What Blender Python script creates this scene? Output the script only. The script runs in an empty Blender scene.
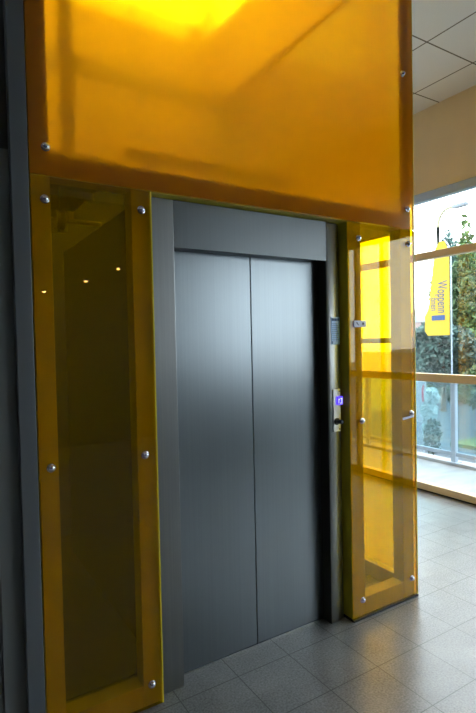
import bpy, bmesh, math, random
from mathutils import Vector, Matrix
random.seed(7)
S = bpy.context.scene
COL = S.collection
PI = math.pi

# ---------------------------------------------------------------- materials
def new_mat(name):
    m = bpy.data.materials.new(name); m.use_nodes = True
    nt = m.node_tree; nt.nodes.clear()
    out = nt.nodes.new('ShaderNodeOutputMaterial')
    return m, nt, out

def L(nt, a, b): nt.links.new(a, b)

def principled(name, col, rough=.5, metal=0., spec=.5, emit=None, estr=0., noise=None, bump=None, aniso=0.):
    """noise = (scale vector, amount, dark colour factor)"""
    m, nt, out = new_mat(name)
    b = nt.nodes.new('ShaderNodeBsdfPrincipled')
    b.inputs['Base Color'].default_value = (*col, 1)
    b.inputs['Roughness'].default_value = rough
    b.inputs['Metallic'].default_value = metal
    b.inputs['Specular IOR Level'].default_value = spec
    b.inputs['Anisotropic'].default_value = aniso
    if emit:
        b.inputs['Emission Color'].default_value = (*emit, 1)
        b.inputs['Emission Strength'].default_value = estr
    if noise or bump:
        tc = nt.nodes.new('ShaderNodeTexCoord')
    if noise:
        sc, lo, hi = noise
        mp = nt.nodes.new('ShaderNodeMapping'); mp.inputs['Scale'].default_value = sc
        n = nt.nodes.new('ShaderNodeTexNoise'); n.inputs['Scale'].default_value = 1; n.inputs['Detail'].default_value = 5
        r = nt.nodes.new('ShaderNodeMapRange'); r.inputs['From Min'].default_value = .3; r.inputs['From Max'].default_value = .7
        r.inputs['To Min'].default_value = lo; r.inputs['To Max'].default_value = hi
        mx = nt.nodes.new('ShaderNodeVectorMath'); mx.operation = 'SCALE'; mx.inputs[0].default_value = col
        L(nt, tc.outputs['Object'], mp.inputs['Vector']); L(nt, mp.outputs[0], n.inputs['Vector'])
        L(nt, n.outputs['Fac'], r.inputs['Value']); L(nt, r.outputs[0], mx.inputs['Scale'])
        L(nt, mx.outputs[0], b.inputs['Base Color'])
    if bump:
        sc, st = bump
        mp2 = nt.nodes.new('ShaderNodeMapping'); mp2.inputs['Scale'].default_value = sc
        n2 = nt.nodes.new('ShaderNodeTexNoise'); n2.inputs['Scale'].default_value = 1; n2.inputs['Detail'].default_value = 3
        bp = nt.nodes.new('ShaderNodeBump'); bp.inputs['Strength'].default_value = st; bp.inputs['Distance'].default_value = .002
        L(nt, tc.outputs['Object'], mp2.inputs['Vector']); L(nt, mp2.outputs[0], n2.inputs['Vector'])
        L(nt, n2.outputs['Fac'], bp.inputs['Height']); L(nt, bp.outputs[0], b.inputs['Normal'])
    L(nt, b.outputs[0], out.inputs[0])
    return m

def glass(name, tint, haze_col, haze, refl, rough=0.0, trans_part=.6, blur=0., blur_rough=.1):
    """sheet glass: clear tinted part + milky part + mirror reflection"""
    m, nt, out = new_mat(name)
    tr = nt.nodes.new('ShaderNodeBsdfTransparent'); tr.inputs[0].default_value = (*tint, 1)
    tl = nt.nodes.new('ShaderNodeBsdfTranslucent'); tl.inputs[0].default_value = (*haze_col, 1)
    df = nt.nodes.new('ShaderNodeBsdfDiffuse'); df.inputs[0].default_value = (*haze_col, 1)
    mh = nt.nodes.new('ShaderNodeMixShader'); mh.inputs[0].default_value = 1 - trans_part
    L(nt, tl.outputs[0], mh.inputs[1]); L(nt, df.outputs[0], mh.inputs[2])
    m1 = nt.nodes.new('ShaderNodeMixShader'); m1.inputs[0].default_value = haze
    if blur:
        rf = nt.nodes.new('ShaderNodeBsdfRefraction'); rf.inputs['Color'].default_value = (*tint, 1)
        rf.inputs['IOR'].default_value = 1.07; rf.inputs['Roughness'].default_value = blur_rough
        mb_ = nt.nodes.new('ShaderNodeMixShader'); mb_.inputs[0].default_value = blur
        L(nt, tr.outputs[0], mb_.inputs[1]); L(nt, rf.outputs[0], mb_.inputs[2]); tr = mb_
    L(nt, tr.outputs[0], m1.inputs[1]); L(nt, mh.outputs[0], m1.inputs[2])
    gl = nt.nodes.new('ShaderNodeBsdfGlossy'); gl.inputs['Roughness'].default_value = rough
    gl.inputs[0].default_value = (1, 1, 1, 1)
    # Schlick reflectance, the same on both faces of the sheet; refl = reflectance at normal incidence
    fr = nt.nodes.new('ShaderNodeLayerWeight'); fr.inputs[0].default_value = .5
    pw = nt.nodes.new('ShaderNodeMath'); pw.operation = 'POWER'; pw.inputs[1].default_value = 5
    L(nt, fr.outputs['Facing'], pw.inputs[0])
    mu = nt.nodes.new('ShaderNodeMath'); mu.operation = 'MULTIPLY_ADD'; mu.inputs[1].default_value = 1 - refl; mu.inputs[2].default_value = refl
    L(nt, pw.outputs[0], mu.inputs[0])
    m2 = nt.nodes.new('ShaderNodeMixShader')
    L(nt, mu.outputs[0], m2.inputs[0]); L(nt, m1.outputs[0], m2.inputs[1]); L(nt, gl.outputs[0], m2.inputs[2])
    L(nt, m2.outputs[0], out.inputs[0])
    return m

def tile_floor():
    m, nt, out = new_mat('grey_granite_tile')
    b = nt.nodes.new('ShaderNodeBsdfPrincipled')
    tc = nt.nodes.new('ShaderNodeTexCoord'); sx = nt.nodes.new('ShaderNodeSeparateXYZ')
    L(nt, tc.outputs['Object'], sx.inputs[0])
    def math_(op, a, v=None, w=None):
        n = nt.nodes.new('ShaderNodeMath'); n.operation = op
        L(nt, a, n.inputs[0])
        if v is not None:
            if isinstance(v, (int, float)): n.inputs[1].default_value = v
            else: L(nt, v, n.inputs[1])
        return n.outputs[0]
    def line(sock, off, pitch, half):
        a = math_('SUBTRACT', sock, off - pitch * .5)
        a = math_('DIVIDE', a, pitch)
        f = math_('FRACT', a)
        d = math_('ABSOLUTE', math_('SUBTRACT', f, .5))
        cell = math_('FLOOR', a)
        return math_('LESS_THAN', d, half / pitch), cell
    lx, cx = line(sx.outputs[0], 1.797 + .298 * .5 + .149, .298, .0022)
    ly, cy = line(sx.outputs[1], -.022 - .31 * .5 + .155, .31, .0022)
    grout = math_('MAXIMUM', lx, ly)
    cmb = nt.nodes.new('ShaderNodeCombineXYZ'); L(nt, cx, cmb.inputs[0]); L(nt, cy, cmb.inputs[1])
    wn = nt.nodes.new('ShaderNodeTexWhiteNoise'); L(nt, cmb.outputs[0], wn.inputs[0])
    n1 = nt.nodes.new('ShaderNodeTexNoise'); n1.inputs['Scale'].default_value = 110; n1.inputs['Detail'].default_value = 3
    n2 = nt.nodes.new('ShaderNodeTexNoise'); n2.inputs['Scale'].default_value = 5; n2.inputs['Detail'].default_value = 6
    L(nt, tc.outputs['Object'], n1.inputs['Vector']); L(nt, tc.outputs['Object'], n2.inputs['Vector'])
    s = math_('MULTIPLY', n1.outputs['Fac'], .6)
    t = math_('MULTIPLY', n2.outputs['Fac'], .22)
    u = math_('MULTIPLY', wn.outputs['Value'], .06)
    st = math_('ADD', math_('ADD', s, t), u)
    cr = nt.nodes.new('ShaderNodeValToRGB')
    cr.color_ramp.elements[0].position = .22; cr.color_ramp.elements[0].color = (.055, .055, .057, 1)
    cr.color_ramp.elements[1].position = .66; cr.color_ramp.elements[1].color = (.33, .33, .335, 1)
    L(nt, st, cr.inputs[0])
    mx = nt.nodes.new('ShaderNodeMixRGB'); mx.inputs[2].default_value = (.05, .05, .05, 1)
    L(nt, grout, mx.inputs[0]); L(nt, cr.outputs[0], mx.inputs[1]); L(nt, mx.outputs[0], b.inputs['Base Color'])
    b.inputs['Roughness'].default_value = .30
    b.inputs['Specular IOR Level'].default_value = .9
    bp = nt.nodes.new('ShaderNodeBump'); bp.inputs['Strength'].default_value = .25; bp.inputs['Distance'].default_value = .002
    inv = math_('SUBTRACT', st, grout)
    L(nt, inv, bp.inputs['Height']); L(nt, bp.outputs[0], b.inputs['Normal'])
    L(nt, b.outputs[0], out.inputs[0])
    return m

def grid_ceiling():
    m, nt, out = new_mat('ceiling_tile')
    b = nt.nodes.new('ShaderNodeBsdfPrincipled')
    tc = nt.nodes.new('ShaderNodeTexCoord'); sx = nt.nodes.new('ShaderNodeSeparateXYZ'); L(nt, tc.outputs['Object'], sx.inputs[0])
    def mth(op, a, v):
        n = nt.nodes.new('ShaderNodeMath'); n.operation = op; L(nt, a, n.inputs[0])
        if isinstance(v, (int, float)): n.inputs[1].default_value = v
        else: L(nt, v, n.inputs[1])
        return n.outputs[0]
    def line(s, off, pitch, half):
        a = mth('DIVIDE', mth('SUBTRACT', s, off + pitch * .5), pitch)
        f = mth('FRACT', a, 0)
        d = mth('ABSOLUTE', mth('SUBTRACT', f, .5), 0)
        return mth('LESS_THAN', d, half / pitch)
    g = mth('MAXIMUM', line(sx.outputs[0], 3.38, .59, .006), line(sx.outputs[1], .56, .59, .006))
    n1 = nt.nodes.new('ShaderNodeTexNoise'); n1.inputs['Scale'].default_value = 120
    L(nt, tc.outputs['Object'], n1.inputs['Vector'])
    cr = nt.nodes.new('ShaderNodeValToRGB'); cr.color_ramp.elements[0].color = (.76, .76, .74, 1); cr.color_ramp.elements[1].color = (.86, .86, .84, 1)
    L(nt, n1.outputs['Fac'], cr.inputs[0])
    mx = nt.nodes.new('ShaderNodeMixRGB'); mx.inputs[2].default_value = (.13, .11, .08, 1)
    L(nt, g, mx.inputs[0]); L(nt, cr.outputs[0], mx.inputs[1]); L(nt, mx.outputs[0], b.inputs['Base Color'])
    b.inputs['Roughness'].default_value = .9
    L(nt, b.outputs[0], out.inputs[0])
    return m

M = {}
M['floor'] = tile_floor()
M['ceiling'] = grid_ceiling()
M['beige'] = principled('beige_plaster', (.80, .69, .50), .85, noise=((3, 3, 3), .95, 1.04))
M['white'] = principled('grey_plaster', (.2, .2, .2), .85, noise=((3, 3, 3), .95, 1.04))
M['dark_wall'] = principled('charcoal_panel', (.055, .062, .065), .55, noise=((6, 6, 2), .9, 1.1))
M['grey_wall'] = principled('mid_grey_panel', (.20, .22, .23), .5, noise=((6, 6, 2), .92, 1.08))
M['slate'] = principled('slate_grey_steel', (.115, .13, .145), .42, noise=((10, 10, 1), .9, 1.1))
M['amber'] = glass('amber_sheet', (.97, .81, .03), (.95, .66, .0), .115, .036, .012, .65)
M['amber_up'] = glass('amber_milky_sheet', (.985, .77, .04), (1.0, .53, .0), .24, .03, .16, .85, blur=.75, blur_rough=.35)
M['amber_edge'] = principled('amber_sheet_edge', (.85, .70, .01), .35)
M['yellow'] = principled('yellow_painted_steel', (.52, .46, .03), .5, noise=((14, 14, 5), .82, 1.1))
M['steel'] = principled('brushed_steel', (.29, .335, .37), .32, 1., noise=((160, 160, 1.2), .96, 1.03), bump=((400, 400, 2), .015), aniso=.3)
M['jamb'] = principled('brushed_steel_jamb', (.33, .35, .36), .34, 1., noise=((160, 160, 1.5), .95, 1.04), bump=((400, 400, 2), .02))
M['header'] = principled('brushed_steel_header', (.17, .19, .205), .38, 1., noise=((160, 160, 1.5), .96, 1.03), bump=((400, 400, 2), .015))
M['dark_steel'] = principled('dark_steel', (.05, .055, .055), .5, .6)
M['chrome'] = principled('chrome', (.75, .76, .78), .14, 1.)
M['black'] = principled('black_plastic', (.012, .012, .013), .4)
M['plate'] = principled('satin_plate', (.9, .93, .98), .38, .5)
M['notice'] = principled('blue_grey_notice', (.30, .46, .75), .4, .35)
M['notice_ink'] = principled('notice_print', (.05, .09, .25), .6)
M['blue'] = principled('blue_display', (.02, .01, .2), .3, emit=(.10, .04, 1.), estr=.55)
M['bluedark'] = principled('display_digit', (.55, .6, 1.), .3, emit=(.35, .45, 1.), estr=.7)
M['label'] = principled('white_label', (.72, .76, .84), .5)
M['tan'] = principled('tan_window_profile', (.78, .62, .42), .5)
M['greyframe'] = principled('grey_blue_window_head', (.36, .46, .60), .4, .3)
M['window'] = glass('window_glass', (.96, .98, .98), (.9, .95, 1), .0, .11, 0.)
M['railglass'] = glass('balustrade_glass', (.70, .86, .90), (.7, .9, 1), .05, .04, 0.)
M['rail'] = principled('pale_blue_white_rail', (.32, .40, .50), .4, .1)
M['pave'] = principled('pale_paving', (.33, .35, .37), .8, noise=((2, 6, 1), .8, 1.15))
M['asphalt'] = principled('blue_grey_asphalt', (.045, .075, .10), .85, noise=((3, 3, 3), .8, 1.2))
M['grass'] = principled('grass', (.07, .13, .03), .9, noise=((8, 8, 8), .6, 1.4))
M['leaf_a'] = principled('dark_green_leaf', (.03, .065, .022), .7, noise=((2, 2, 2), .5, 1.8))
M['leaf_b'] = principled('mid_green_leaf', (.05, .10, .035), .7, noise=((2, 2, 2), .6, 1.7))
M['leaf_c'] = principled('teal_green_leaf', (.045, .10, .09), .7, noise=((2, 2, 2), .6, 1.6))
M['blossom'] = principled('white_blossom', (.5, .62, .64), .8)
M['bark'] = principled('bark', (.10, .07, .045), .9, noise=((20, 20, 3), .6, 1.3))
M['signyellow'] = principled('yellow_banner', (.52, .36, .0), .6)
M['signblue'] = principled('blue_print', (.0, .045, .20), .6)
M['lampgrey'] = principled('lamp_pole_paint', (.22, .21, .13), .5)
M['lamphead'] = principled('lamp_head_grey', (.12, .15, .18), .5)
M['render'] = principled('pale_pink_render', (.34, .25, .235), .85)
M['bwhite'] = principled('white_render', (.36, .38, .42), .85)
M['roof'] = principled('slate_roof', (.25, .3, .35), .8)
M['bwin'] = principled('dark_window', (.05, .07, .09), .2)
M['red'] = principled('red_print', (.5, .01, .06), .6)
M['warm'] = principled('warm_lamp', (1, .7, .4), .5, emit=(1, .6, .25), estr=14)
M['wood'] = principled('dark_slat', (.06, .045, .035), .5)
M['car'] = principled('car_panel', (.03, .03, .028), .6, .4)
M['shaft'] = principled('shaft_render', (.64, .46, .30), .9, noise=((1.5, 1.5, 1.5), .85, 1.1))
M['shaft_shade'] = principled('shaded_shaft_surface', (.035, .034, .03), .9, noise=((3, 3, 3), .8, 1.2))  # darkened shaft surface; shade low in the shaft put into the colour
M['railsteel'] = principled('guide_steel', (.22, .21, .19), .55, .3)
M['cable'] = principled('pale_cable', (.8, .78, .7), .5)
M['blind'] = principled('roller_blind', (.35, .3, .24), .9)

# ---------------------------------------------------------------- mesh helpers
class MB:
    def __init__(s): s.bm = bmesh.new()
    def box(s, x0, x1, y0, y1, z0, z1, bev=0.):
        t = bmesh.new()
        bmesh.ops.create_cube(t, size=1)
        for v in t.verts:
            v.co = Vector(((x0 + x1) / 2 + v.co.x * (x1 - x0), (y0 + y1) / 2 + v.co.y * (y1 - y0), (z0 + z1) / 2 + v.co.z * (z1 - z0)))
        if bev: bmesh.ops.bevel(t, geom=t.edges[:], offset=bev, segments=2, affect='EDGES', profile=.5)
        return s.add(t)
    def add(s, t, mat=None):
        if mat is not None: t.transform(mat)
        me = bpy.data.meshes.new('t'); t.to_mesh(me); t.free(); s.bm.from_mesh(me); bpy.data.meshes.remove(me)
        return s
    def tube(s, pts, r, seg=12):
        pts = [Vector(p) for p in pts]
        rs = r if isinstance(r, (list, tuple)) else [r] * len(pts)
        t = bmesh.new(); rings = []
        for i, p in enumerate(pts):
            d = (pts[min(i + 1, len(pts) - 1)] - pts[max(i - 1, 0)]).normalized()
            q = d.to_track_quat('Z', 'Y')
            rings.append([t.verts.new(p + q @ Vector((rs[i] * math.cos(2 * PI * k / seg), rs[i] * math.sin(2 * PI * k / seg), 0))) for k in range(seg)])
        for a, b in zip(rings, rings[1:]):
            for k in range(seg): t.faces.new((a[k], a[(k + 1) % seg], b[(k + 1) % seg], b[k]))
        t.faces.new(rings[0][::-1]); t.faces.new(rings[-1])
        return s.add(t)
    def lathe(s, prof, seg=20, mat=None):
        """prof: (radius, height) about z"""
        t = bmesh.new(); rings = []
        for r, h in prof:
            if r < 1e-6: rings.append([t.verts.new((0, 0, h))])
            else: rings.append([t.verts.new((r * math.cos(2 * PI * k / seg), r * math.sin(2 * PI * k / seg), h)) for k in range(seg)])
        for a, b in zip(rings, rings[1:]):
            for k in range(seg):
                vs = [a[k % len(a)], a[(k + 1) % len(a)], b[(k + 1) % len(b)], b[k % len(b)]]
                u = []
                for v in vs:
                    if v not in u: u.append(v)
                if len(u) > 2: t.faces.new(u)
        bmesh.ops.recalc_face_normals(t, faces=t.faces[:])
        return s.add(t, mat)
    def prism(s, poly, depth, mat=None):
        """poly in xy, extruded in z"""
        t = bmesh.new()
        a = [t.verts.new((x, y, 0)) for x, y in poly]; b = [t.verts.new((x, y, depth)) for x, y in poly]
        t.faces.new(a[::-1]); t.faces.new(b)
        n = len(poly)
        for k in range(n): t.faces.new((a[k], a[(k + 1) % n], b[(k + 1) % n], b[k]))
        bmesh.ops.recalc_face_normals(t, faces=t.faces[:])
        return s.add(t, mat)
    def build(s, name, mat, parent=None, smooth=False):
        me = bpy.data.meshes.new(name); s.bm.to_mesh(me); s.bm.free()
        me.materials.append(mat)
        if smooth:
            for p in me.polygons: p.use_smooth = True
            try: me.set_sharp_from_angle(angle=math.radians(40))
            except Exception: pass
        o = bpy.data.objects.new(name, me); COL.objects.link(o)
        if parent is not None:
            o.parent = parent; o.matrix_parent_inverse = parent.matrix_basis.inverted()
        return o

def box(name, mat, b, parent=None, bev=0.):
    return MB().box(*b, bev=bev).build(name, mat, parent)

def struct(o, label=None):
    o['kind'] = 'structure'
    if label: o['label'] = label
    return o

def thing(name, label, cat, loc=(0, 0, 0), group=None):
    o = bpy.data.objects.new(name, None); COL.objects.link(o); o.location = loc; o.empty_display_size = .1
    bpy.context.view_layer.update()
    o['label'] = label; o['category'] = cat
    if group: o['group'] = group
    return o

def tag(o, label, cat, group=None, kind=None):
    o['label'] = label; o['category'] = cat
    if group: o['group'] = group
    if kind: o['kind'] = kind
    return o

def text_obj(txt, size, mat, name, parent, matrix, extrude=.0006, squash=1.):
    cu = bpy.data.curves.new(name, 'FONT'); cu.body = txt; cu.size = size; cu.extrude = extrude
    cu.align_x = 'CENTER'; cu.align_y = 'CENTER'
    o = bpy.data.objects.new(name, cu); COL.objects.link(o)
    dg = bpy.context.evaluated_depsgraph_get()
    me = bpy.data.meshes.new_from_object(o.evaluated_get(dg))
    bpy.data.objects.remove(o); bpy.data.curves.remove(cu)
    me.transform(matrix); me.materials.clear(); me.materials.append(mat)
    r = bpy.data.objects.new(name, me); COL.objects.link(r)
    if parent is not None:
        r.parent = parent; r.matrix_parent_inverse = parent.matrix_basis.inverted()
    return r

# ---------------------------------------------------------------- room
W = 4.33; ZC = 3.867; SD = 2.26
struct(box('floor', M['floor'], (-3, W, -6, 6, -.12, 0)), 'grey granite tiled floor')
b = MB(); b.box(-3, W, -6, -.01, ZC, ZC + .15); b.box(2.52, W, -.01, 6, ZC, ZC + .15)
struct(b.build('ceiling', M['ceiling']), 'grey suspended ceiling of square tiles')
# wall left of the tower: lower mid grey panel, dark upper part
struct(box('wall_front_upper', M['dark_wall'], (-3, .35, .05, .2, 2.305, ZC)))
b = MB(); b.box(-3, .205, .045, .2, 0, 2.305); b.box(.212, .35, .035, .2, 0, 2.305)
struct(b.build('wall_front_lower', M['grey_wall']))
struct(box('wall_left', M['white'], (-3.15, -3, -6, .2, 0, ZC)))
b = MB(); b.box(-3.15, W + .15, -6.15, -6, 0, ZC)
struct(b.build('wall_back', M['dark_wall']))
struct(box('wall_far', M['beige'], (2.3, W + .1, 6, 6.15, 0, ZC)))
struct(box('wall_side', M['white'], (2.25, 2.35, SD + .12, 6, 0, ZC)))
# slate column between wall and tower
struct(MB().box(.287, .349, .0, .05, 0, ZC, .004).build('trim_1', M['slate']), 'narrow slate grey steel strip left of the amber tower')
# ---- window wall on the right
b = MB(); b.box(W, W + .12, -1.46, 6, 3.04, ZC)
struct(b.build('wall_right', M['beige']), 'beige plastered wall above the windows')
b = MB(); b.box(W, W + .12, -6, -1.461, 3.04, ZC); b.box(W, W + .12, -3.3, -2.75, 0, 3.04)
b.box(W, W + .12, -6, -5.4, 0, 3.04); b.box(W, W + .12, -5.4, -3.3, 0, 1.15)
struct(b.build('wall_right', M['grey_wall']), 'grey wall round the rear windows')
def window(name, y0, y1, z0, z1, posts, rails, head=True):
    r = bpy.data.objects.new(name, None); COL.objects.link(r); r.location = (W, (y0 + y1) / 2, z0)
    bpy.context.view_layer.update(); r['kind'] = 'structure'
    MB().box(W - .02, W + .06, y0, y1, z1 - .085, z1, .004).build('window_head', M['greyframe'], r)
    box('bottom_profile', M['tan'], (W - .02, W + .06, y0, y1, z0 + .018, z0 + .085), r, .003)
    box('shadow_gap', M['black'], (W - .004, W + .05, y0, y1, z0, z0 + .018), r)
    for a, c in rails: box('mullion', M['tan'], (W - .02, W + .06, y0, y1, a, c), r, .003)
    ys = [y0] + [p for p in posts] + [y1]
    for p in posts: box('post', M['tan'], (W - .018, W + .058, p - .03, p + .03, z0 + .085, z1 - .085), r, .003)
    zs = [z0 + .085] + [v for ab in rails for v in ab] + [z1 - .085]
    rows = list(zip(zs[::2], zs[1::2]))
    for k in range(len(ys) - 1):
        a = ys[k] + (.03 if k else .0); c = ys[k + 1] - (.03 if k < len(ys) - 2 else .0)
        for (q, s_) in rows: box('pane', M['window'], (W + .016, W + .024, a, c, q, s_), r)
    return r
struct(box('floor_shaft', M['shaft_shade'], (.393, 2.0, .26, 2.26, .0005, .006)), 'dark floor inside the lift shaft')
w1 = window('window_1', -1.46, 6.0, 0, 3.04, [-.35, 2.75, 4.4], [(1.135, 1.215), (2.37, 2.44)])
w2 = window('window_2', -2.75, -1.46, 0, 3.04, [-1.89, -2.28], [(1.135, 1.215)])
w3 = window('window_3', -5.4, -3.3, 1.15, 3.04, [-4.3], [(2.37, 2.44)])
bl = MB(); bl.box(W - .06, W - .05, -2.75, -1.4, 2.64, 3.0); bl.tube([(W - .055, -2.75, 2.635), (W - .055, -1.4, 2.635)], .012)
tag(bl.build('roller_blind', M['blind']), 'beige roller blind lowered a little at the window behind the viewpoint', 'blind')

# ---------------------------------------------------------------- lift shaft (open to the daylight above)
X0, X1 = .353, 2.511
zt = 4.58
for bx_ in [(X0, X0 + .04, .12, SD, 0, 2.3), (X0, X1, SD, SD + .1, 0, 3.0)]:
    struct(box('wall_shaft', M['shaft_shade'], bx_), 'lower inside wall of the lift shaft with shade put into its colour')
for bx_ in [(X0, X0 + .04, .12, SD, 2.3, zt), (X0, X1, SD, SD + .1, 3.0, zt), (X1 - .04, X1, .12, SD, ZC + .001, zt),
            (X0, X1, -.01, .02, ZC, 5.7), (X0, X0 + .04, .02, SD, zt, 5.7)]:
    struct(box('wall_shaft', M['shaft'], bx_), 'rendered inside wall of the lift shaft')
r = bpy.data.objects.new('window_4', None); COL.objects.link(r); r.location = (X1, SD, zt); r['kind'] = 'structure'
bpy.context.view_layer.update()
f = MB(); f.box(X1 - .16, X1, SD - .0, SD + .06, zt, 5.7); f.box(X0, X1, SD, SD + .06, 5.62, 5.7); f.box(X1 - .05, X1, .02, SD, 5.62, 5.7)
f.box(X0, X0 + .06, SD, SD + .06, zt, 5.7)
f.build('window_frame', M['yellow'], r)
box('pane', M['window'], (X0 + .06, X1 - .06, SD + .02, SD + .03, zt, 5.62), r)
box('pane', M['window'], (X1 - .03, X1 - .02, .02, SD, zt, 5.62), r)
box('roof_pane', M['window'], (X0, X1, .02, SD, 5.7, 5.71), r)

# tower frame
fr = thing('tower_frame', 'yellow painted steel frame of posts and beams carrying the amber sheets', 'frame', (X0, 0, 0))
GT = .012                   # sheet thickness
PY0, PY1 = GT + .004, .095
ZS, ZB = 2.217, 2.315
def part(name, m, bx, bev=.003): return box(name, M[m], bx, fr, bev)
part('post', 'yellow', (X0 + .003, .428, PY0, PY1, .012, ZC - .01))
part('post', 'yellow', (.750, .831, PY0, PY1, .012, ZS))
part('post', 'yellow', (1.978, 2.078, PY0, PY1, .012, ZS))
part('post', 'yellow', (2.402, X1 - .016, PY0, PY1, .012, ZC - .01))
part('post', 'yellow', (2.402, X1 - .016, SD - .11, SD - .004, .012, ZC - .01))
part('beam', 'yellow', (.429, 2.401, PY0, PY1, ZS + .001, ZB))
part('bottom_rail', 'yellow', (.429, .749, PY0, PY1, .012, .105))
part('bottom_rail', 'yellow', (2.079, 2.401, PY0, PY1, .012, .11))
part('side_beam', 'yellow', (2.44, X1 - .016, PY1, SD - .112, ZS, ZB))
part('side_beam', 'yellow', (2.44, X1 - .016, PY1, SD - .112, 1.545, 1.58))
part('side_beam', 'yellow', (2.44, X1 - .016, PY1, SD - .112, .012, .11))

def bolt(parent, x, z, y=0., axis='y'):
    mb = MB()
    k_ = 1.3
    prof = [(.0135, 0), (.0135, .002), (.0125, .0035), (.0105, .004), (.0102, .0075), (.0088, .0105), (.0062, .0128), (.003, .0139), (0, .0142)]
    prof = [(a_ * k_, c_ * k_) for a_, c_ in prof]
    rot = Matrix.Rotation(PI / 2, 4, 'X') if axis == 'y' else Matrix.Rotation(PI / 2, 4, 'Y')
    mb.lathe(prof, 20, Matrix.Translation((x, y, z)) @ rot)
    return mb.build('bolt', M['chrome'], parent, True)

def sheet(name, label, m, x0, x1, z0, z1, bolts, y0=0.):
    t = thing(name, label, 'glass panel', (x0, y0, z0))
    box('pane', M[m], (x0, x1 - .006, y0, y0 + GT, z0, z1), t)
    box('edge', M['amber_edge'], (x1 - .006, x1, y0, y0 + GT, z0, z1), t)
    for bx_, bz in bolts: bolt(t, bx_, bz, y0)
    return t
sheet('amber_panel', 'large milky amber sheet above the lift door, spanning the whole tower', 'amber_up', X0, X1, ZS + .004, ZC - .004,
      [(.412, 2.325), (2.449, 2.338), (2.418, 3.118)])
sheet('amber_panel', 'dark amber sheet left of the steel lift door', 'amber', X0, .8345, .012, ZS - .002,
      [(.403, 2.128), (.787, 2.133), (.396, 1.104), (.777, 1.102), (.781, .112)])
sheet('amber_panel', 'bright yellow amber sheet right of the steel lift door', 'amber', 1.974, X1, .015, ZS - .002,
      [(2.044, 2.131), (2.454, 2.133), (2.054, 1.119), (2.463, 1.126), (2.039, .112), (2.451, .127)])
def side_sheet(label, z0, z1, bs):
    t = thing('amber_panel', label, 'glass panel', (X1, 1, z0))
    box('pane', M['amber'], (X1 - .012, X1, GT + .002, SD, z0, z1), t)
    for yy, zz in bs: bolt(t, X1, zz, yy, 'x')
side_sheet('amber sheet on the window side of the tower, lower one', .015, 1.558, [(.08, .12), (2.207, 1.474), (2.2, .12)])
side_sheet('amber sheet on the window side of the tower, upper one', 1.562, ZC - .004, [(.08, 2.4), (2.207, 1.65), (2.2, 3.1)])
# dark sealing strip under right panels
tag(box('sealing_strip', M['black'], (1.974, X1 + .002, .0, .1, 0, .0115)), 'black sealing strip under the right amber sheet', 'strip')

# ---------------------------------------------------------------- landing door
ld = thing('lift_door', 'brushed steel two-leaf lift landing door with wide steel surround', 'lift door', (1.4, .06, 0))
FY = .06; DY = .135
b = MB(); b.box(.836, .962, FY, .25, 0, 2.214, .0015); b.build('jamb', M['jamb'], ld)
b = MB(); b.box(1.867, 1.958, FY, .25, 0, 2.214, .012); b.build('jamb', M['jamb'], ld, True)
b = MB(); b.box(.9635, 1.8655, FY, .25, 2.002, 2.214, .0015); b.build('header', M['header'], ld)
box('side_gap', M['dark_steel'], (1.958, 1.976, FY + .036, .25, 0, 2.214), ld)
box('reveal', M['dark_steel'], (1.8635, 1.8665, FY + .004, DY + .03, 0, 2.0), ld)
MB().box(.9625, 1.4155, DY, DY + .03, .006, 2.03, .003).build('door_leaf', M['steel'], ld)
MB().box(1.4195, 1.868, DY, DY + .03, .006, 2.03, .003).build('door_leaf', M['steel'], ld)
box('sill', M['chrome'], (.963, 1.8665, DY - .004, .25, 0, .005), ld)

# call panel on right jamb
cp = thing('call_panel', 'slim silver call plate with blue lit display on the right door jamb', 'call panel', (1.922, FY, 1.19))
MB().box(1.892, 1.946, FY - .008, FY - .0005, 1.067, 1.303, .003).build('plate', M['plate'], cp)
dsp = MB().box(1.914, 1.956, FY - .016, FY - .008, 1.215, 1.262, .002).build('display', M['blue'], cp)
dsp['label'] = 'blue lit display'
dg = MB()
for (a, c, e, g) in [(1.923, 1.931, 1.243, 1.248), (1.923, 1.926, 1.225, 1.248), (1.936, 1.949, 1.247, 1.252), (1.944, 1.949, 1.228, 1.25), (1.934, 1.948, 1.222, 1.227)]:
    dg.box(a, c, FY - .0175, FY - .016, e, g)
dg.build('digit', M['bluedark'], dsp)
rotx = Matrix.Rotation(PI / 2, 4, 'X')
MB().lathe([(.019, 0), (.019, .004), (.016, .006), (0, .006)], 24, Matrix.Translation((1.914, FY - .008, 1.124)) @ rotx).build('key_ring', M['black'], cp, True)
MB().lathe([(.011, 0), (.012, .004), (.011, .03), (.009, .033), (0, .034)], 20, Matrix.Translation((1.922, FY - .012, 1.124)) @ rotx).build('key_switch', M['dark_steel'], cp, True)
for z in (1.08, 1.29):
    MB().lathe([(.004, 0), (.0035, .0015), (0, .002)], 12, Matrix.Translation((1.936, FY - .008, z)) @ rotx).build('screw', M['dark_steel'], cp, True)

# blue-grey notice
nt_ = thing('notice', 'blue-grey notice fixed on the door jamb above the call plate', 'sign', (1.93, FY, 1.62))
MB().box(1.889, 1.952, FY - .004, FY - .0005, 1.548, 1.698, .0015).build('board', M['notice'], nt_)
ink = MB()
for k in range(5): ink.box(1.893 + k * .0115, 1.901 + k * .0115, FY - .005, FY - .004, 1.678, 1.692)
for k in range(9): ink.box(1.893, 1.93 + .015 * ((k * 7) % 3) / 2, FY - .0047, FY - .004, 1.662 - k * .011, 1.6635 - k * .011)
ink.box(1.893, 1.899, FY - .005, FY - .004, 1.552, 1.566)
ink.build('print', M['notice_ink'], nt_)

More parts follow.
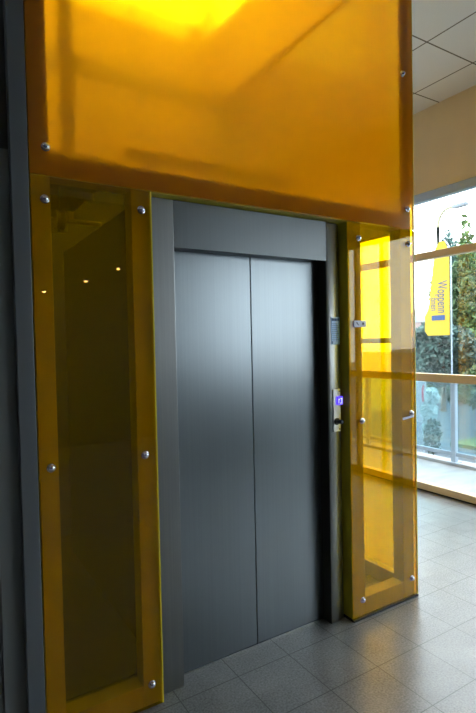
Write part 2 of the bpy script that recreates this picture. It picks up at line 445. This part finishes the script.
# small white label on the right sheet
lb = thing('label', 'small white label with two grey marks on the right amber sheet', 'label', (2.045, 0, 1.66))
MB().box(1.998, 2.090, -.007, -.0008, 1.641, 1.677, .001).build('plate', M['label'], lb)
ik = MB()
ik.prism([(-.012, .006), (-.004, .009), (.006, -.004), (.009, -.010), (-.001, -.004)], .001, Matrix.Translation((2.024, -.007, 1.66)) @ rotx)
ik.build('arrow_print', M['dark_wall'], lb)
ik = MB()
ik.lathe([(.008, 0), (.008, .001), (0, .001)], 12, Matrix.Translation((2.066, -.007, 1.66)) @ rotx)
ik.build('dot_print', M['dark_wall'], lb)
# clear plastic strip hanging under a bolt
tp = MB(); tp.prism([(-.075, -.014), (.02, -.004), (.022, .008), (-.076, -.001)], .003, Matrix.Translation((2.462, -.002, 1.105)) @ rotx)
tag(tp.build('plastic_strip', M['label']), 'narrow pale strip stuck below a bolt on the right amber sheet', 'strip')

# ---------------------------------------------------------------- inside the shaft
car = thing('lift_car', 'dark steel lift car standing behind the landing door', 'lift car', (1.45, 1, 0))
b = MB(); b.box(.87, 2.0, .36, 1.75, .06, 2.25, .01); b.build('body', M['car'], car)
box('roof_rail', M['railsteel'], (.9, 1.95, .45, .49, 2.51, 2.565), car)
for x in (1.0, 1.8): box('rail_support', M['railsteel'], (x, x + .04, .455, .485, 2.25, 2.51), car)
pf = MB(); pf.box(X0 + .045, .83, .34, SD - .01, 2.42, 2.45)  # added slab that keeps daylight out of the lower left shaft
for k in range(5): pf.box(X0 + .045, .83, .36 + k * .45, .40 + k * .45, 2.38, 2.42)
tag(pf.build('shade_slab', M['railsteel']), 'added dark steel slab shading the shaft behind the left amber sheet', 'platform')
def guide(y, x, label, bx):
    g = thing('guide_rail', label, 'guide rail', (x, y, 0))
    t = MB(); t.box(x - .035, x + .04, y, y + .02, 2.451, 4.5); t.box(x - .012, x + .012, y - .07, y, 2.451, 4.5)
    t.build('rail', M['railsteel'], g)
    for z in (3.14,):
        br = MB(); br.box(x - .045, x + .105, y - .015, y + .0, z - .03, z + .025, .006)
        br.box(x + .04, x + .13, y + .0, y + .02, z - .015, z + .01)
        br.build('bracket', M['railsteel'], g)
    return g
guide(.82, .70, 'steel guide rail with a bracket behind the left of the upper amber sheet', 0)
rg = thing('cable_roller', 'dark roller on a bracket behind the top of the left amber sheet', 'roller', (.62, .6, 2.2))
MB().lathe([(.0, -.03), (.035, -.03), (.05, -.02), (.042, 0), (.05, .02), (.035, .03), (0, .03)], 20, Matrix.Translation((.59, .6, 2.2)) @ Matrix.Rotation(PI / 2, 4, 'Y')).build('roller', M['railsteel'], rg, True)
MB().tube([(.54, .6, 2.2), (.80, .6, 2.2)], .012).build('axle', M['railsteel'], rg, True)
MB().box(.60, .64, .63, .65, 2.15, 2.378).build('hanger', M['railsteel'], rg)
cb = MB(); cb.box(X0 + .04, X1 - .04, 1.9, 1.98, 3.66, 3.74)
tag(cb.build('cross_beam', M['railsteel']), 'steel cross beam spanning the shaft behind the upper amber sheet', 'beam')
cw = MB(); cw.tube([(1.108, .8, 4.5), (1.108, .8, 3.0)], .006); cw.tube([(1.108, .8, 3.08), (1.108, .8, 3.06), (1.108, .8, 2.98), (1.108, .8, 2.95)], [.008, .016, .018, .008])
tag(cw.build('hanging_cable', M['cable'], None, True), 'pale cable with a plug hanging behind the upper amber sheet', 'cable')

# ---------------------------------------------------------------- small ceiling-hung lamps behind the viewpoint (mirrored in the left sheet)
def pendant(x, y, z, label):
    t = thing('pendant_lamp', label, 'lamp', (x, y, z), None)
    MB().tube([(x, y, ZC - .002), (x, y, z + .03)], .004, 8).build('cord', M['black'], t)
    MB().lathe([(.012, .05), (.03, .045), (.05, .0), (.047, 0), (.028, .04), (0, .045)], 20, Matrix.Translation((x, y, z))).build('lamp_shade', M['black'], t, True)
    MB().lathe([(0, -.022), (.022, -.012), (.03, .005), (.02, .03), (0, .035)], 16, Matrix.Translation((x, y, z))).build('bulb', M['warm'], t, True)
pendant(2.45, -5.2, 2.69, 'small warm pendant lamp nearest the windows')
pendant(1.97, -5.2, 2.49, 'small warm pendant lamp in the middle of the row')
pendant(1.40, -5.2, 2.32, 'small warm pendant lamp at the wall end of the row')

# ---------------------------------------------------------------- outside
struct(box('walkway', M['pave'], (W + .06, 5.75, -8, 12, -.06, .01)), 'pale paved walkway outside the windows')
struct(box('ground', M['asphalt'], (5.75, 60, -30, 7.5, -.45, -.35)), 'blue-grey asphalt beyond the railing')
struct(box('ground', M['pave'], (5.75, 60, 7.5, 60, -.45, -.345)), 'pale paved yard beyond the railing')
tag(box('lawn', M['grass'], (7.9, 15, -4, 3.6, -.35, -.285)), 'green lawn beyond the railing', 'lawn', kind='stuff')
struct(box('trim_2', M['pave'], (5.42, 5.6, -8, 12, .01, .05)))
rl = thing('railing', 'pale blue-white balustrade with glass infill outside the windows', 'railing', (5.45, 1.8, 0))
RX = 5.45
for y in (-2.4, -1.0, .4, 1.8, 3.2, 4.6, 6.0):
    MB().box(RX - .03, RX + .03, y - .03, y + .03, .05, 1.02, .005).build('post', M['rail'], rl)
    box('base_plate', M['rail'], (RX - .06, RX + .06, y - .06, y + .06, .05, .062), rl)
MB().box(RX - .03, RX + .03, -2.5, 6.1, 1.021, 1.07, .008).build('handrail', M['rail'], rl)
for k, y in enumerate((-2.4, -1.0, .4, 1.8, 3.2, 4.6)):
    box('lower_rail', M['rail'], (RX - .02, RX + .02, y + .03, y + 1.37, .13, .18), rl, .004)
    box('infill_glass', M['railglass'], (RX - .005, RX + .005, y + .05, y + 1.35, .181, 1.02), rl)

# feather banner
bn = thing('banner', 'tall yellow feather banner with blue vertical lettering beyond the window', 'banner', (7.5, 3.27, -.35))
poly = [(-3.30, 1.62), (-3.73, 1.62), (-3.79, 1.70), (-3.79, 1.95), (-3.72, 2.06), (-3.68, 2.3), (-3.60, 2.9), (-3.56, 3.12), (-3.47, 3.22), (-3.38, 3.2), (-3.32, 3.05), (-3.30, 2.9)]
# plane x = 7.5, local x -> -y so that it reads from inside
MT = Matrix(((0, 0, -1, 7.5), (-1, 0, 0, 0), (0, 1, 0, 0), (0, 0, 0, 1)))
MB().prism([(x, z) for x, z in [(-p[0], p[1]) for p in poly]], .012, Matrix(((0, 0, -1, 7.5), (1, 0, 0, 0), (0, 1, 0, 0), (0, 0, 0, 1)))).build('cloth', M['signyellow'], bn)
MB().tube([(7.5, 3.27, -.35), (7.5, 3.27, 2.95), (7.5, 3.31, 3.12), (7.5, 3.40, 3.24)], .012).build('pole', M['rail'], bn, True)
# lettering: text running downwards, read from inside (viewer looks +x, right = -y)
right = Vector((0, -1, 0)); up = Vector((0, 0, 1)); nrm = Vector((-1, 0, 0))
def tm(cy, cz):
    # text +x -> down (-z); text +y -> viewer right (-y)
    return Matrix(((0, 0, -1, 7.485), (0, -1, 0, cy), (-1, 0, 0, cz), (0, 0, 0, 1)))
text_obj('Woppenn', .27, M['signblue'], 'lettering', bn, tm(3.44, 2.27) @ Matrix.Diagonal((.5, 1, 1, 1)))
text_obj('onen', .19, M['signblue'], 'lettering', bn, tm(3.60, 2.16) @ Matrix.Diagonal((.6, 1, 1, 1)))
box('printed_bar', M['signblue'], (7.483, 7.4875, 3.385, 3.645, 1.88, 1.965), bn)

# street lamp
sl = thing('street_lamp', 'tall pale street lamp with curved arm seen above the banner', 'street lamp', (16, 9.78, -.35))
pts = [(16, 9.78, -.35), (16, 9.78, 5.6)] + [(16, 9.78 - .45 * (1 - math.cos(a)), 5.6 + .6 * math.sin(a)) for a in [PI / 2 * k / 6 for k in range(1, 7)]] + [(16, 9.1, 6.22)]
MB().tube(pts, [.09, .055] + [.045] * (len(pts) - 2)).build('pole', M['lampgrey'], sl, True)
MB().box(15.9, 16.1, 8.6, 9.15, 6.12, 6.26, .05).build('lamp_head', M['lamphead'], sl, True)

# foliage
def foliage(name, parent, mat, blobs, n, size):
    bm = bmesh.new()
    tot = sum(r[3] * r[4] * r[5] for r in blobs) or 1
    for (cx, cy, cz, rx, ry, rz) in blobs:
        k = int(n * rx * ry * rz / tot)
        for _ in range(k):
            d = Vector((random.gauss(0, 1), random.gauss(0, 1), random.gauss(0, 1))).normalized()
            q = .55 + .45 * random.random() ** .5 + random.uniform(-.04, .08)
            p = Vector((cx + d.x * rx * q, cy + d.y * ry * q, cz + d.z * rz * q))
            R = Matrix.Rotation(random.uniform(0, 2 * PI), 3, Vector((random.gauss(0, 1), random.gauss(0, 1), random.gauss(0, 1))).normalized())
            s = size * random.uniform(.6, 1.3)
            vs = [bm.verts.new(p + R @ Vector(v)) for v in ((-s, 0, 0), (0, -s * .45, s * .12), (s, 0, 0), (0, s * .45, s * .12))]
            bm.faces.new(vs)
    me = bpy.data.meshes.new(name); bm.to_mesh(me); bm.free(); me.materials.append(mat)
    o = bpy.data.objects.new(name, me); COL.objects.link(o)
    if parent: o.parent = parent; o.matrix_parent_inverse = parent.matrix_basis.inverted()
    return o
def tree(label, x, y, h, w, mat, n=2600, kind='round', z0=-.35, size=.16):
    t = thing('tree', label, 'tree', (x, y, z0))
    MB().tube([(x, y, z0), (x + .05, y, z0 + h * .4), (x, y + .05, z0 + h * .8)], [w * .09, w * .06, w * .02]).build('trunk', M['bark'], t, True)
    if kind == 'cone':
        bl_ = [(x, y, z0 + h * (.12 + .8 * k / 7), w * (1 - k / 8.), w * (1 - k / 8.), h * .12) for k in range(8)]
    else:
        bl_ = [(x, y, z0 + h * .65, w, w, h * .35)] + [(x + random.uniform(-.5, .5) * w, y + random.uniform(-.6, .6) * w, z0 + h * random.uniform(.4, .85), w * .55, w * .55, h * .2) for _ in range(5)]
    foliage('foliage', t, mat, bl_, n, size)
tree('pointed conifer rising above the upper mullion', 14, 7.3, 5.5, 1.2, M['leaf_b'], 12000, 'cone', size=.12)
tree('broad dark green tree at the right edge of the view', 21, 11.8, 6.0, 1.7, M['leaf_a'], 9000, size=.13)
tree('small bushy teal tree just right of the banner top', 17, 10.08, 5.95, .5, M['leaf_c'], 2600, size=.1)
tree('teal-green tree under the yellow banner', 11.5, 6.35, 2.3, .85, M['leaf_c'], 9000, size=.09)
def hedge(label, x0, x1, y0, y1, z1, mat, n, size=.09):
    t = thing('hedge', label, 'hedge', ((x0 + x1) / 2, (y0 + y1) / 2, -.28))
    b_ = MB()
    for k in range(7): b_.tube([(x0 + .5, y0 + .3 + k * (y1 - y0 - .6) / 6, -.279), (x0 + .5, y0 + .3 + k * (y1 - y0 - .6) / 6, z1 * .6)], [.05, .02], 8)
    b_.build('stems', M['bark'], t)
    bl_ = []
    for _ in range(46):
        bl_.append((random.uniform(x0 + .2, x1 - .2), random.uniform(y0 + .2, y1 - .2), random.uniform(0.27, z1 - .3), .45, .45, .45))
    foliage('foliage', t, mat, bl_, n, size)
hedge('tall green hedge between the railing and the trees', 9.2, 10.4, .6, 4.25, 3.0, M['leaf_a'], 26000)
hedge('low dark hedge at the foot of the trees', 10.9, 11.6, 4.0, 4.7, 1.6, M['leaf_c'], 5000, .1)
# blossom shrub behind the railing
sh = thing('shrub', 'small shrub with white blossom behind the railing glass', 'shrub', (6.9, 3.2, -.35))
MB().tube([(6.9, 3.22, -.35), (6.9, 3.2, .3)], [.03, .015]).build('stem', M['bark'], sh)
foliage('foliage', sh, M['leaf_c'], [(6.85, 3.17, .0, .13, .13, .3)], 350, .05)
foliage('blossom', sh, M['blossom'], [(6.84, 3.17, .66, .1, .1, .13), (6.84, 3.22, .42, .13, .12, .16), (6.86, 3.26, .1, .1, .07, .2)], 2400, .035)
# white board with red curve
bd = thing('sign_board', 'white board with a red curved stripe behind the railing glass', 'sign', (6.95, 3.6, -.35))
MB().box(6.95, 6.98, 3.38, 3.9, .18, .86, .004).build('board', M['bwhite'], bd)
for y in (3.42, 3.84): box('leg', M['rail'], (6.96, 6.975, y, y + .02, -.35, .18), bd)
cur = [(3.40 + .05 * math.cos(a) , .66 + .16 * math.sin(a)) for a in [-PI / 2 + PI * k / 8 for k in range(9)]]
outer = cur; inner = [(3.40 - .0 + .015 * math.cos(a) + .0, .66 + .15 * math.sin(a)) for a in [PI / 2 - PI * k / 8 for k in range(9)]]
MB().prism(outer + inner, .004, Matrix(((0, 0, -1, 6.95), (1, 0, 0, 0), (0, 1, 0, 0), (0, 0, 0, 1)))).build('red_stripe', M['red'], bd)
# far houses
def house(label, x, y0, y1, h, wall, rise=1.0, z0=-.35):
    t = thing('house', label, 'building', (x, (y0 + y1) / 2, z0))
    box('wall', M[wall], (x, x + 6, y0, y1, z0, h), t)
    ym = (y0 + y1) / 2
    MB().prism([(y0 - .3, h), (y1 + .3, h), (ym, h + rise)], 6.4, Matrix(((0, 0, 1, x - .2), (1, 0, 0, 0), (0, 1, 0, 0), (0, 0, 0, 1)))).build('roof', M['roof'], t)
    n = max(1, int((y1 - y0) / 2.2))
    for k in range(n):
        yy = y0 + (y1 - y0) * (k + .5) / n
        wf = box('window', M['bwhite'], (x - .05, x, yy - .5, yy + .5, .1, .85), t)
        box('glazing', M['bwin'], (x - .06, x - .05, yy - .42, yy + .42, .15, .8), wf)
house('pale pink house far beyond the yellow banner', 26, 17.0, 19.6, 2.6, 'render')
house('low white house opposite the rear windows', 16, -14, -6.2, 1.0, 'render', .25)

# ---------------------------------------------------------------- light
w = bpy.data.worlds.new('World'); S.world = w; w.use_nodes = True
nt = w.node_tree; nt.nodes.clear()
wo = nt.nodes.new('ShaderNodeOutputWorld'); bg = nt.nodes.new('ShaderNodeBackground')
bg.inputs[0].default_value = (.90, .96, 1.0, 1); bg.inputs[1].default_value = 3.2
nt.links.new(bg.outputs[0], wo.inputs[0])

# ---------------------------------------------------------------- camera
cd = bpy.data.cameras.new('camera'); cam = bpy.data.objects.new('camera', cd); COL.objects.link(cam)
cd.sensor_fit = 'VERTICAL'; cd.sensor_height = 36; cd.lens = 503.7726 * 36 / 713
yaw, pit, rol = .5554408, -.0277019, -.0208738
F = Vector((math.sin(yaw) * math.cos(pit), math.cos(yaw) * math.cos(pit), math.sin(pit)))
R = Vector((math.cos(yaw), -math.sin(yaw), 0)); U = R.cross(F)
R2 = R * math.cos(rol) + U * math.sin(rol); U2 = -R * math.sin(rol) + U * math.cos(rol)
m = Matrix((R2, U2, -F)).transposed().to_4x4(); m.translation = (0, -2.01476, 1.57)
cam.matrix_world = m
cd.clip_start = .05; cd.clip_end = 200
S.camera = cam
S.view_settings.view_transform = 'Standard'; S.view_settings.look = 'None'
S.view_settings.gamma = 1; S.view_settings.exposure = 1.3; S.view_settings.use_curve_mapping = False
S.cycles.max_bounces = 10; S.cycles.diffuse_bounces = 5; S.cycles.transparent_max_bounces = 24; S.cycles.glossy_bounces = 5
S.cycles.sample_clamp_indirect = 8
